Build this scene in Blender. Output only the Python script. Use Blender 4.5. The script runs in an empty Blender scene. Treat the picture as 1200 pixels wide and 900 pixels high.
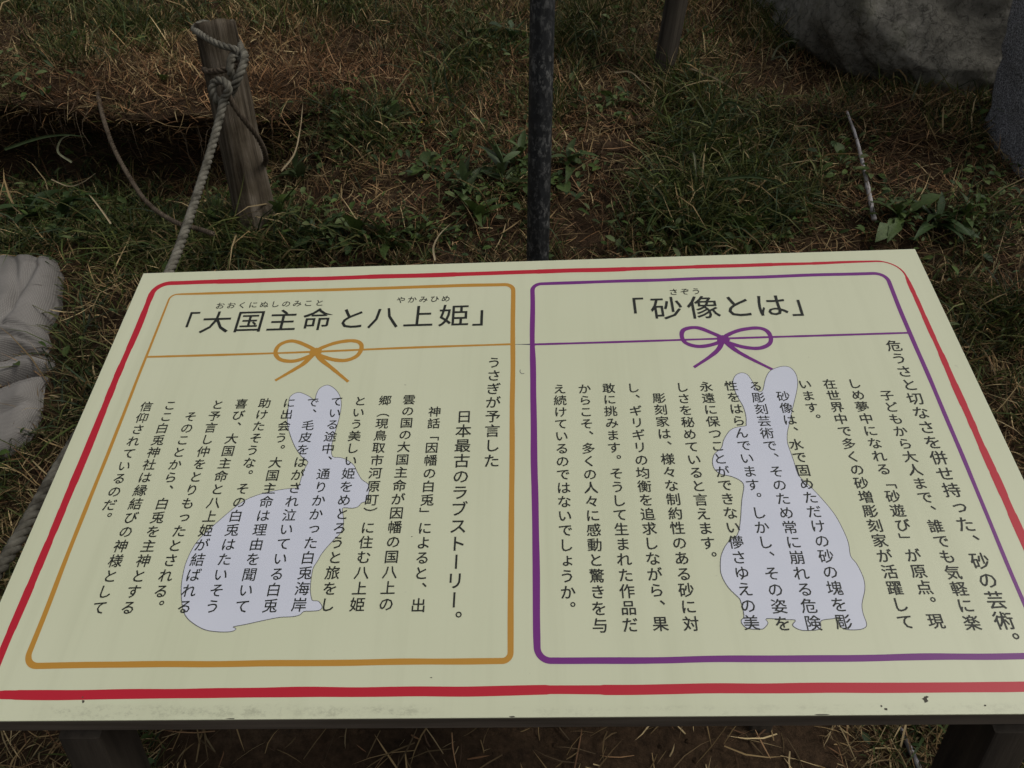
import bpy, bmesh, math, random
import numpy as np
from mathutils import Vector, Matrix, Quaternion, noise
from mathutils.geometry import tessellate_polygon

random.seed(7); rng = np.random.default_rng(11)
scene = bpy.context.scene
COL = scene.collection
R = math.radians

# ------------------------------------------------------------ camera
EYE = 1.5; FPX = 905.0; PITCH = R(30)
cd = bpy.data.cameras.new('camera'); cam = bpy.data.objects.new('camera', cd); COL.objects.link(cam)
cd.sensor_width = 36; cd.lens = 36*FPX/1200; cd.clip_start = .05; cd.clip_end = 2000
cam.location = (0, 0, EYE); cam.rotation_euler = (R(60), 0, 0)
scene.camera = cam

# ------------------------------------------------------------ sky, sun, exposure
w = bpy.data.worlds.new('World'); scene.world = w; w.use_nodes = True
nt = w.node_tree; bg = nt.nodes['Background']
sky = nt.nodes.new('ShaderNodeTexSky'); sky.sky_type = 'NISHITA'; sky.sun_disc = False
SUN_EL, SUN_ROT = R(54), R(108)
sky.sun_elevation = SUN_EL; sky.sun_rotation = SUN_ROT
sky.dust_density = 4; sky.air_density = 1.4
hs = nt.nodes.new('ShaderNodeHueSaturation'); hs.inputs['Saturation'].default_value = .2
nt.links.new(sky.outputs[0], hs.inputs['Color']); nt.links.new(hs.outputs[0], bg.inputs[0])
bg.inputs[1].default_value = .1
sd = bpy.data.lights.new('sun', 'SUN'); sun = bpy.data.objects.new('sun', sd); COL.objects.link(sun)
sd.energy = 1.15; sd.angle = R(14); sd.color = (1, .95, .86)
sdir = Vector((math.sin(SUN_ROT)*math.cos(SUN_EL), math.cos(SUN_ROT)*math.cos(SUN_EL), math.sin(SUN_EL)))
sun.rotation_euler = sdir.to_track_quat('Z', 'Y').to_euler(); sun.location = (0, 0, 8)
scene.view_settings.view_transform = 'Standard'; scene.view_settings.look = 'None'
scene.view_settings.exposure = -0.28; scene.view_settings.gamma = 1
scene.cycles.max_bounces = 6

# ------------------------------------------------------------ helpers
CP, SP = math.cos(PITCH), math.sin(PITCH)
def ray(px, py):
    a = (px-600)/FPX; b = (450-py)/FPX
    return Vector((a, CP+b*SP, -SP+b*CP))
def pt(px, py, d):                      # a place seen at that pixel, d metres deep
    return Vector((0, 0, EYE)) + ray(px, py)*d
def project(x, y, z):
    dz = z-EYE
    dep = y*CP - dz*SP; up = y*SP + dz*CP
    dep = np.maximum(dep, .05)
    return 600+FPX*x/dep, 450-FPX*up/dep
def tag(o, label=None, cat=None, group=None, kind=None):
    if label: o['label'] = label
    if cat: o['category'] = cat
    if group: o['group'] = group
    if kind: o['kind'] = kind
    return o
def empty(name, loc=(0, 0, 0), rot=(0, 0, 0)):
    o = bpy.data.objects.new(name, None); COL.objects.link(o); o.location = loc; o.rotation_euler = rot
    o.empty_display_size = .1
    return o
def link(name, me, parent=None, mat=None, smooth=False):
    o = bpy.data.objects.new(name, me); COL.objects.link(o)
    if mat and not me.materials: me.materials.append(mat)
    if smooth:
        me.polygons.foreach_set('use_smooth', [True]*len(me.polygons))
    if parent: o.parent = parent
    return o
def mesh_pd(name, vs, fs):
    me = bpy.data.meshes.new(name); me.from_pydata([tuple(v) for v in vs], [], fs); me.update(); return me
def mesh_np(name, V, loops, starts, totals, colors=None):
    me = bpy.data.meshes.new(name)
    me.vertices.add(len(V)); me.vertices.foreach_set('co', V.astype(np.float32).ravel())
    me.loops.add(len(loops)); me.loops.foreach_set('vertex_index', loops.astype(np.int32))
    me.polygons.add(len(starts)); me.polygons.foreach_set('loop_start', starts.astype(np.int32))
    me.polygons.foreach_set('loop_total', totals.astype(np.int32))
    if colors is not None:
        at = me.color_attributes.new('Col', 'FLOAT_COLOR', 'POINT')
        at.data.foreach_set('color', colors.astype(np.float32).ravel())
    me.update(calc_edges=True)
    return me
def n3(x, y, z=0.): return noise.noise((x, y, z))
def fbm(x, y, z=0., o=4):
    return noise.fractal((x, y, z), 1.0, 2.0, o)
def vnoise(X, Y, seed, cell):           # vectorised smooth value noise in -1..1
    r = np.random.default_rng(seed); T = r.uniform(-1, 1, (64, 64))
    u = X/cell; v = Y/cell; i = np.floor(u).astype(int); j = np.floor(v).astype(int)
    fu = u-i; fv = v-j; fu = fu*fu*(3-2*fu); fv = fv*fv*(3-2*fv)
    a = T[i % 64, j % 64]; b = T[(i+1) % 64, j % 64]; c = T[i % 64, (j+1) % 64]; d = T[(i+1) % 64, (j+1) % 64]
    return (a*(1-fu)+b*fu)*(1-fv) + (c*(1-fu)+d*fu)*fv
def catmull(P, n=6, closed=False):
    P = [Vector(p) for p in P]; out = []; N = len(P)
    rngi = range(N if closed else N-1)
    for i in rngi:
        p0 = P[(i-1) % N] if closed or i > 0 else P[0]*2-P[1]
        p1 = P[i]; p2 = P[(i+1) % N]
        p3 = P[(i+2) % N] if closed or i+2 < N else P[-1]*2-P[-2]
        for k in range(n):
            t = k/n
            out.append(.5*((2*p1)+(p2-p0)*t+(2*p0-5*p1+4*p2-p3)*t*t+(3*p1-p0-3*p2+p3)*t**3))
    if not closed: out.append(P[-1].copy())
    return out
def frames(P):
    T = []
    for i in range(len(P)):
        a = P[max(0, i-1)]; b = P[min(len(P)-1, i+1)]; T.append((b-a).normalized())
    up = Vector((0, 0, 1)) if abs(T[0].z) < .9 else Vector((1, 0, 0))
    N = [(up-T[0]*up.dot(T[0])).normalized()]
    for i in range(1, len(P)):
        q = T[i-1].rotation_difference(T[i]); n = q @ N[-1]; n = (n-T[i]*n.dot(T[i])).normalized(); N.append(n)
    return T, N
def tube_data(P, rad, sides=8, base=0):
    T, N = frames(P); vs = []; fs = []
    for i, p in enumerate(P):
        B = T[i].cross(N[i]); r = rad[i] if hasattr(rad, '__len__') else rad
        for k in range(sides):
            a = 2*math.pi*k/sides; vs.append(p+(N[i]*math.cos(a)+B*math.sin(a))*r)
    for i in range(len(P)-1):
        for k in range(sides):
            a = base+i*sides+k; b = base+i*sides+(k+1) % sides
            fs.append((a, b, b+sides, a+sides))
    fs.append(tuple(base+k for k in reversed(range(sides)))); fs.append(tuple(base+(len(P)-1)*sides+k for k in range(sides)))
    return vs, fs
def resample(P, step):
    out = [P[0].copy()]; acc = 0
    for i in range(1, len(P)):
        a, b = P[i-1], P[i]; L = (b-a).length
        while acc+L >= step:
            t = (step-acc)/L; a = a.lerp(b, t); out.append(a.copy()); L = (b-a).length; acc = 0
        acc += L
    out.append(P[-1].copy()); return out

# ------------------------------------------------------------ materials
def mat(name, base=(.5, .5, .5), rough=.8, spec=.3, metal=0):
    m = bpy.data.materials.new(name); m.use_nodes = True; b = m.node_tree.nodes['Principled BSDF']
    b.inputs['Base Color'].default_value = (*base, 1); b.inputs['Roughness'].default_value = rough
    b.inputs['Specular IOR Level'].default_value = spec; b.inputs['Metallic'].default_value = metal
    return m, m.node_tree, b
def nz(t, scale, detail=4, rough=.55, coords='Object', vec=None, stretch=None):
    n = t.nodes.new('ShaderNodeTexNoise'); n.inputs['Scale'].default_value = scale
    n.inputs['Detail'].default_value = detail; n.inputs['Roughness'].default_value = rough
    tc = t.nodes.new('ShaderNodeTexCoord'); src = tc.outputs[coords]
    if stretch:
        mp = t.nodes.new('ShaderNodeMapping'); mp.inputs['Scale'].default_value = stretch
        t.links.new(src, mp.inputs[0]); src = mp.outputs[0]
    t.links.new(src, n.inputs['Vector']); return n.outputs[0]
def ramp(t, src, stops):
    r = t.nodes.new('ShaderNodeValToRGB'); e = r.color_ramp.elements
    e[0].position, e[0].color = stops[0][0], (*stops[0][1], 1); e[1].position, e[1].color = stops[-1][0], (*stops[-1][1], 1)
    for p, c in stops[1:-1]:
        x = e.new(p); x.color = (*c, 1)
    t.links.new(src, r.inputs[0]); return r.outputs[0]
def bump(t, b, src, strength, dist, prev=None):
    n = t.nodes.new('ShaderNodeBump'); n.inputs['Strength'].default_value = strength; n.inputs['Distance'].default_value = dist
    t.links.new(src, n.inputs['Height'])
    if prev: t.links.new(prev, n.inputs['Normal'])
    t.links.new(n.outputs[0], b.inputs['Normal']); return n.outputs[0]
def mix(t, f, a, c, mode='MIX'):
    n = t.nodes.new('ShaderNodeMix'); n.data_type = 'RGBA'; n.blend_type = mode
    for s, v in ((n.inputs[0], f), (n.inputs[6], a), (n.inputs[7], c)):
        if isinstance(v, (int, float)): s.default_value = v
        elif isinstance(v, tuple): s.default_value = (*v, 1)
        else: t.links.new(v, s)
    return n.outputs[2]
def math_n(t, op, a, c=0.):
    n = t.nodes.new('ShaderNodeMath'); n.operation = op
    for s, v in ((n.inputs[0], a), (n.inputs[1], c)):
        if isinstance(v, (int, float)): s.default_value = v
        else: t.links.new(v, s)
    return n.outputs[0]

def two_tone(name, a, c, scale, rough=.85, spec=.2, bs=0, bd=0, bscale=None, stretch=None, detail=6, lo=.35, hi=.65):
    m, t, b = mat(name, rough=rough, spec=spec)
    n = nz(t, scale, detail, .6, stretch=stretch)
    t.links.new(ramp(t, n, [(lo, a), (hi, c)]), b.inputs['Base Color'])
    if bs: bump(t, b, nz(t, bscale or scale, 8, .65, stretch=stretch), bs, bd)
    return m

# soil
M_soil, t, b = mat('soil', rough=.95, spec=.1)
c1 = ramp(t, nz(t, 2.2, 6), [(.3, (.030, .019, .011)), (.55, (.062, .040, .024)), (.75, (.095, .068, .045))])
c2 = ramp(t, nz(t, 55, 8, .7), [(.35, (.45, .45, .45)), (.7, (1.25, 1.2, 1.15))])
t.links.new(mix(t, 1.0, c1, c2, 'MULTIPLY'), b.inputs['Base Color'])
p = bump(t, b, nz(t, 30, 8, .7), .8, .02); bump(t, b, nz(t, 220, 6, .7), .6, .004, p)
# blades coloured one by one
def blade_mat(name, trans=.25, rough=.6):
    m, t, b = mat(name, rough=rough, spec=.25)
    at = t.nodes.new('ShaderNodeAttribute'); at.attribute_name = 'Col'
    t.links.new(at.outputs['Color'], b.inputs['Base Color'])
    tr = t.nodes.new('ShaderNodeBsdfTranslucent'); t.links.new(at.outputs['Color'], tr.inputs[0])
    ms = t.nodes.new('ShaderNodeMixShader'); ms.inputs[0].default_value = trans
    t.links.new(b.outputs[0], ms.inputs[1]); t.links.new(tr.outputs[0], ms.inputs[2])
    t.links.new(ms.outputs[0], t.nodes['Material Output'].inputs[0]); return m
M_blade = blade_mat('grass_blades'); M_straw = blade_mat('dry_straw', .15, .75)
def leaf_mat(name, a, c):
    m, t, b = mat(name, rough=.5, spec=.35)
    col = ramp(t, nz(t, 18, 4), [(.3, a), (.7, c)])
    oi = t.nodes.new('ShaderNodeObjectInfo')
    h = t.nodes.new('ShaderNodeHueSaturation'); t.links.new(col, h.inputs['Color'])
    t.links.new(math_n(t, 'ADD', math_n(t, 'MULTIPLY', oi.outputs['Random'], .7), .65), h.inputs['Value'])
    t.links.new(h.outputs[0], b.inputs['Base Color'])
    bump(t, b, nz(t, 160, 3), .3, .002)
    tr = t.nodes.new('ShaderNodeBsdfTranslucent'); t.links.new(h.outputs[0], tr.inputs[0])
    ms = t.nodes.new('ShaderNodeMixShader'); ms.inputs[0].default_value = .2
    t.links.new(b.outputs[0], ms.inputs[1]); t.links.new(tr.outputs[0], ms.inputs[2])
    t.links.new(ms.outputs[0], t.nodes['Material Output'].inputs[0]); return m
M_leaf = leaf_mat('weed_leaf', (.038, .064, .014), (.066, .100, .026))
M_leafd = leaf_mat('dark_leaf', (.026, .048, .016), (.045, .078, .024))
M_leafg = leaf_mat('mugwort_leaf', (.056, .085, .034), (.090, .125, .052))
M_yflower, *_ = mat('yellow_petal', (.45, .32, .02), .6)
M_wood, t, b = mat('weathered_wood', rough=.92, spec=.12)
c1 = ramp(t, nz(t, 16, 8, .65, stretch=(3, 3, .2)), [(.34, (.030, .024, .018)), (.5, (.105, .090, .070)), (.66, (.20, .178, .148))])
c2 = ramp(t, nz(t, 7, 5, .6), [(.35, (.55, .5, .42)), (.65, (1.15, 1.1, 1.05))])
t.links.new(mix(t, 1., c1, c2, 'MULTIPLY'), b.inputs['Base Color'])
p = bump(t, b, nz(t, 20, 8, .7, stretch=(3, 3, .12)), 1., .012); bump(t, b, nz(t, 70, 5, .7), .5, .003, p)
M_rope = two_tone('rope_fibre', (.06, .055, .043), (.19, .178, .145), 40, .9, .1, .7, .002, 260, (1, 1, .5))
M_rope2 = two_tone('old_rope_fibre', (.05, .038, .027), (.12, .095, .07), 40, .95, .1, .7, .002, 260)
M_stick, t, b = mat('pale_twig', rough=.8)
t.links.new(ramp(t, nz(t, 30, 5, stretch=(1, 1, .4)), [(.35, (.20, .18, .17)), (.6, (.38, .36, .36))]), b.inputs['Base Color'])
M_rod = two_tone('dull_metal_rod', (.16, .15, .16), (.30, .29, .31), 30, .5, .5)
# tarred post
M_tar, t, b = mat('tarred_metal', rough=.55, spec=.4)
v = t.nodes.new('ShaderNodeTexVoronoi'); v.inputs['Scale'].default_value = 60
tc = t.nodes.new('ShaderNodeTexCoord'); mp = t.nodes.new('ShaderNodeMapping'); mp.inputs['Scale'].default_value = (1, 1, .45)
t.links.new(tc.outputs['Object'], mp.inputs[0]); t.links.new(mp.outputs[0], v.inputs['Vector'])
nn = nz(t, 9, 5, .7); nn2 = nz(t, 90, 5, .75, stretch=(1, 1, .6))
f = math_n(t, 'MULTIPLY', ramp(t, nn, [(.32, (0, 0, 0)), (.6, (1, 1, 1))]), ramp(t, nn2, [(.50, (0, 0, 0)), (.60, (1, 1, 1))]))
t.links.new(mix(t, f, (.008, .009, .010), (.105, .105, .10)), b.inputs['Base Color'])
p = bump(t, b, v.outputs['Distance'], .6, .004); bump(t, b, nn2, .5, .002, p)
# rock
M_rock, t, b = mat('mossy_rock', rough=.93, spec=.15)
c1 = ramp(t, nz(t, 3.4, 10, .72), [(.32, (.15, .143, .12)), (.5, (.27, .257, .22)), (.66, (.43, .41, .36))])
c2 = ramp(t, nz(t, 38, 10, .85), [(.38, (.35, .35, .35)), (.47, (1, 1, 1)), (.64, (1.25, 1.25, 1.25))])
c3 = mix(t, 1., c1, c2, 'MULTIPLY')
vv_ = t.nodes.new('ShaderNodeTexVoronoi'); vv_.feature = 'DISTANCE_TO_EDGE'; vv_.inputs['Scale'].default_value = 3.2
tcx = t.nodes.new('ShaderNodeTexCoord'); dn = t.nodes.new('ShaderNodeVectorMath'); dn.operation = 'ADD'
nq = t.nodes.new('ShaderNodeTexNoise'); nq.inputs['Scale'].default_value = 6; nq.inputs['Detail'].default_value = 6
t.links.new(tcx.outputs['Object'], nq.inputs['Vector']); t.links.new(tcx.outputs['Object'], dn.inputs[0]); t.links.new(nq.outputs['Color'], dn.inputs[1])
t.links.new(dn.outputs[0], vv_.inputs['Vector'])
crk = ramp(t, vv_.outputs['Distance'], [(.0, (.25, .25, .25)), (.035, (1, 1, 1))])
c3 = mix(t, .6, c3, crk, 'MULTIPLY')
moss = ramp(t, nz(t, 3.2, 6, .7), [(.52, (0, 0, 0)), (.68, (1, 1, 1))])
t.links.new(mix(t, math_n(t, 'MULTIPLY', moss, .55), c3, (.16, .165, .09)), b.inputs['Base Color'])
p = bump(t, b, nz(t, 5, 10, .7), 1., .06); bump(t, b, nz(t, 60, 8, .75), 1., .014, p)
# granite
M_gran, t, b = mat('rough_granite', rough=.85, spec=.25)
c1 = ramp(t, nz(t, 210, 3, .8), [(.38, (.05, .051, .055)), (.5, (.20, .203, .212)), (.64, (.46, .465, .48))])
c2 = ramp(t, nz(t, 4, 5), [(.3, (.75, .75, .8)), (.7, (1.1, 1.1, 1.1))])
t.links.new(mix(t, 1., c1, c2, 'MULTIPLY'), b.inputs['Base Color'])
p = bump(t, b, nz(t, 14, 8, .7), .9, .02); bump(t, b, nz(t, 200, 4, .8), .6, .003, p)
# sack cloth
M_sack, t, b = mat('sack_cloth', rough=.9, spec=.15)
tc = t.nodes.new('ShaderNodeTexCoord')
wv = []
for d in ('X', 'Y'):
    q = t.nodes.new('ShaderNodeTexWave'); q.bands_direction = d; q.inputs['Scale'].default_value = 32; q.inputs['Distortion'].default_value = 1.2
    q.inputs['Detail Scale'].default_value = 3
    t.links.new(tc.outputs['UV'], q.inputs['Vector']); wv.append(q.outputs['Fac'])
weave = math_n(t, 'MULTIPLY', wv[0], wv[1])
c1 = ramp(t, nz(t, 5, 6), [(.3, (.20, .187, .172)), (.7, (.31, .292, .272))])
t.links.new(mix(t, 1., c1, ramp(t, weave, [(0, (.62, .62, .62)), (.8, (1.1, 1.1, 1.1))]), 'MULTIPLY'), b.inputs['Base Color'])
bump(t, b, weave, .5, .0015)
# sign
M_red, *_ = mat('red_vinyl', (.46, .013, .030), .45, .35)
M_yel, *_ = mat('ochre_vinyl', (.47, .235, .035), .45, .35)
M_pur, *_ = mat('purple_vinyl', (.16, .022, .19), .45, .35)
M_ink, *_ = mat('black_lettering', (.018, .020, .016), .5, .3)
M_inkthin, *_ = mat('grey_outline_ink', (.10, .10, .11), .5, .3)
M_rab, t, b = mat('pale_lilac_print', rough=.42, spec=.4)
t.links.new(ramp(t, nz(t, 9, 3), [(.3, (.585, .605, .69)), (.7, (.625, .64, .72))]), b.inputs['Base Color'])
M_panel, t, b = mat('cream_print', rough=.42, spec=.4)
base = ramp(t, nz(t, 3, 4), [(.3, (.58, .60, .42)), (.7, (.61, .625, .45))])
tc = t.nodes.new('ShaderNodeTexCoord'); sx = t.nodes.new('ShaderNodeSeparateXYZ'); t.links.new(tc.outputs['Object'], sx.inputs[0])
X, Y = sx.outputs[0], sx.outputs[1]
def band(s, a, c, soft):                # 1 between a and c
    n1 = t.nodes.new('ShaderNodeMapRange'); n1.interpolation_type = 'SMOOTHSTEP'
    t.links.new(s, n1.inputs[0]); n1.inputs[1].default_value = a-soft; n1.inputs[2].default_value = a+soft
    n2 = t.nodes.new('ShaderNodeMapRange'); n2.interpolation_type = 'SMOOTHSTEP'
    t.links.new(s, n2.inputs[0]); n2.inputs[1].default_value = c-soft; n2.inputs[2].default_value = c+soft
    return math_n(t, 'SUBTRACT', n1.outputs[0], n2.outputs[0])
st = math_n(t, 'MULTIPLY', band(X, .10, .36, .035), band(Y, -.672, -.660, .004))
st2 = math_n(t, 'MULTIPLY', band(X, .38, .50, .03), band(Y, -.673, -.662, .004))
st3 = math_n(t, 'MULTIPLY', band(X, .58, 1.15, .05), band(Y, -.674, -.664, .003))
stn = ramp(t, nz(t, 80, 10, .85, stretch=(.6, 1, 1)), [(.50, (0, 0, 0)), (.60, (1, 1, 1))])
sfac = math_n(t, 'MULTIPLY', math_n(t, 'ADD', math_n(t, 'ADD', st, st2), math_n(t, 'MULTIPLY', st3, .45)), math_n(t, 'ADD', math_n(t, 'MULTIPLY', stn, .36), .05))
speck = ramp(t, nz(t, 75, 3, .5), [(.735, (0, 0, 0)), (.77, (1, 1, 1))])
base = mix(t, math_n(t, 'MULTIPLY', speck, .25), base, (.30, .29, .22))
drip = ramp(t, nz(t, 3.2, 5, .6, stretch=(9, .35, 1)), [(.5, (1, 1, 1)), (.78, (.93, .93, .92))])
base = mix(t, 1., base, drip, 'MULTIPLY')
t.links.new(mix(t, sfac, base, (.16, .155, .11)), b.inputs['Base Color'])
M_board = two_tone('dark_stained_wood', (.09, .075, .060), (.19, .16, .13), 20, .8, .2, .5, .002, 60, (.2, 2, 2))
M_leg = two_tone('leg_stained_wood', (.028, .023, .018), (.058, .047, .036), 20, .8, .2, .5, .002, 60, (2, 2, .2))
M_wear, *_ = mat('exposed_core', (.07, .065, .05), .8)

# ------------------------------------------------------------ ground with an eroded ledge on the left
PA = [(-80, -.02), (-3, 0), (.2, 0), (.92, .01), (1.5, .31), (2.0, .60), (2.26, .735), (2.40, .80), (2.52, .855), (2.62, .90), (2.70, .935), (2.76, .96),
      (2.84, .99), (3.2, 1.115), (4.0, 1.40), (6, 2.05), (9, 2.6), (60, 3.6), (400, 9)]
PB = [(-80, -.02), (-3, 0), (.2, 0), (.92, .01), (1.5, .31), (2.0, .585), (2.26, .69), (2.44, .71), (2.64, .725), (2.78, .76), (2.76, .87), (2.64, .95),
      (2.56, 1.005), (2.68, 1.065), (3.4, 1.27), (6, 2.05), (9, 2.6), (60, 3.6), (400, 9)]
def prof(P, s):
    i = int(min(max(math.floor(s), 0), len(P)-2)); f = s-i
    a = Vector(P[max(i-1, 0)]); b_ = Vector(P[i]); c = Vector(P[i+1]); d = Vector(P[min(i+2, len(P)-1)])
    if 3 <= i <= 14 :
        return .5*((2*b_)+(c-a)*f+(2*a-5*b_+4*c-d)*f*f+(3*b_-a-3*c+d)*f**3)
    return b_.lerp(c, f)
def smst(a, b_, x):
    t_ = min(max((x-a)/(b_-a), 0), 1); return t_*t_*(3-2*t_)
def hollow(x): return (1-smst(-1.0, -.62, x + .05*n3(x*6, 3.3))) * smst(-5, -3.5, x)
def gpoint(x, s):
    hw = hollow(x); a = prof(PA, s); b_ = prof(PB, s); q = a.lerp(b_, hw)
    y, z = q
    lip = hw*math.exp(-((s-12)/1.6)**2); y += lip*(.085*n3(x*2.6, 4.4)+.04*n3(x*7, 1.7)+.02*n3(x*19, 6.1)); z += lip*(.05*n3(x*3.1, 8.2)+.025*n3(x*9, 2.9))
    k = smst(2.5, 4, s)*(1-smst(16, 17, s))
    z += k*(.045*fbm(x*.9+5, y*1.1, 0, 3) + .022*fbm(x*3.7, y*3.7, 2, 4) + .006*fbm(x*14, y*14, 5, 4))
    y += k*(.05*n3(x*2.2, s*1.3, 9) + .02*n3(x*9, s*3, 4))
    z += smst(15.5, 18, s)*1.2*n3(x*.02, y*.02, 7) if s > 15.5 else 0
    z += k*.10*smst(1.0, 3.0, abs(x))*n3(x*.5, 8)
    return Vector((x, y, z))
ss = list(np.linspace(0, 3, 10)[:-1])+list(np.linspace(3, 7, 74)[:-1])+list(np.linspace(7, 13, 90)[:-1])+list(np.linspace(13, 15, 60)[:-1])+list(np.linspace(15, 16, 22)[:-1])+list(np.linspace(16, 18, 16))
xs = [-300, -120, -50, -25, -14, -9, -6.5, -5, -4.2, -3.7]+list(np.linspace(-3.4, 3.4, 240))+[3.7, 4.2, 5, 6.5, 9, 14, 25, 50, 120, 300]
GV = [[gpoint(x, s) for x in xs] for s in ss]
nx, ns = len(xs), len(ss)
V = np.array([[tuple(p) for p in r] for r in GV])            # ns,nx,3
idx = np.arange(ns*nx).reshape(ns, nx)
quads = np.stack([idx[:-1, :-1], idx[:-1, 1:], idx[1:, 1:], idx[1:, :-1]], -1).reshape(-1, 4)
gm = mesh_np('ground', V.reshape(-1, 3), quads.ravel(), np.arange(len(quads))*4, np.full(len(quads), 4))
ground = link('ground', gm, mat=M_soil, smooth=True); tag(ground, kind='structure')
def gz(x, y):                            # top surface height at x,y (outside the overhang)
    lo, hi = 3., 16.
    for _ in range(40):
        m_ = (lo+hi)/2
        if gpoint(x, m_).y < y: lo = m_
        else: hi = m_
    return gpoint(x, lo).z
def ground_at(px, py):
    r = ray(px, py); d = .6; o = Vector((0, 0, EYE))
    while d < 8:
        p_ = o+r*d
        if gz(p_.x, p_.y) > p_.z: return p_
        d += .015
    return o+r*8

# ------------------------------------------------------------ grass
Qa = V[:-1, :-1]; Qb = V[:-1, 1:]; Qc = V[1:, 1:]; Qd = V[1:, :-1]
cen = (Qa+Qb+Qc+Qd)/4
nrm = np.cross(Qc-Qa, Qd-Qb); ar = np.linalg.norm(nrm, axis=-1)/2
nrm = nrm/np.maximum(np.linalg.norm(nrm, axis=-1, keepdims=True), 1e-9)
nrm *= np.where(nrm[..., 1:2]*0+nrm[..., 2:3] < -.98, -1, 1)
def G(u, v, cx, cy, rx, ry): return np.exp(-((u-cx)/rx)**2-((v-cy)/ry)**2)
def fields(P):
    u, v = project(P[..., 0], P[..., 1], P[..., 2]); x, y = P[..., 0], P[..., 1]
    n1 = vnoise(x, y, 1, .22); n2 = vnoise(x+9, y, 2, .09); n3_ = vnoise(x, y+7, 3, .5)
    green = .22+.30*n1+.22*n2+.15*n3_
    for (cx, cy, rx, ry, a) in [(820, 190, 110, 75, .55), (850, 250, 90, 50, .4), (130, 270, 140, 45, .45), (570, 225, 75, 60, .35), (540, 60, 60, 50, .35), (520, 110, 60, 30, .35), (70, 20, 90, 30, .35), (250, 20, 200, 30, .2),
                              (460, 290, 90, 26, .45), (400, 165, 70, 45, .3), (1080, 255, 80, 45, .3), (700, 50, 25, 30, .4), (1170, 260, 40, 60, .3), (960, 170, 60, 40, .2), (950, 30, 90, 60, .3), (100, 430, 80, 140, .25), (1160, 420, 60, 120, .15), (210, 290, 80, 30, .3),
                              (330, 90, 150, 36, -.5), (90, 100, 110, 34, -.35), (570, 270, 60, 40, -.2), (710, 150, 50, 60, -.5), (1030, 190, 80, 60, -.45), (690, 240, 40, 60, -.4), (500, 180, 50, 30, -.3), (920, 95, 60, 25, -.2), (1100, 190, 60, 60, -.3), (1175, 330, 50, 30, -.2), (430, 240, 60, 50, -.3)]:
        green = green + a*G(u, v, cx, cy, rx, ry)
    dens = .75+.25*n2+.2*n1
    for (cx, cy, rx, ry, a) in [(110, 195, 130, 30, -.7), (570, 285, 60, 22, -.45), (690, 285, 50, 30, -.5), (715, 180, 28, 22, -.6), (470, 300, 60, 20, -.3), (1090, 290, 50, 30, -.1), (-10, 425, 85, 105, -1.6), (500, 215, 30, 24, -.4), (400, 245, 30, 25, -.4), (650, 205, 30, 30, -.3), (1045, 225, 40, 25, -.35)]:
        dens = dens + a*G(u, v, cx, cy, rx, ry)
    green = green-.5*((y < 1.5) & (np.abs(x) < .72))
    under = (np.abs(x) < .68) & (y < 1.45)
    dens = np.where(under, .06, dens)
    dens = np.where((y < .75), .12, dens)
    red = .25+.25*vnoise(x, y+3, 8, .35)+.9*G(u, v, 400, 105, 170, 38)+.4*G(u, v, 600, 200, 200, 90)+.45*G(u, v, 1080, 200, 90, 60)+.3*G(u, v, 60, 110, 90, 40)
    return np.clip(green, 0, 1), np.clip(dens, 0, 1.2), np.clip(red, 0, 1), u, v
fg, fd, fr, fu, fv = fields(cen)
region = (cen[..., 0] > -3.6) & (cen[..., 0] < 3.6) & (cen[..., 1] > .1) & (cen[..., 1] < 6.2)
near = np.where((cen[..., 1] < 4.2) & (np.abs(cen[..., 0]) < 2.6), 1., .35)

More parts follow.
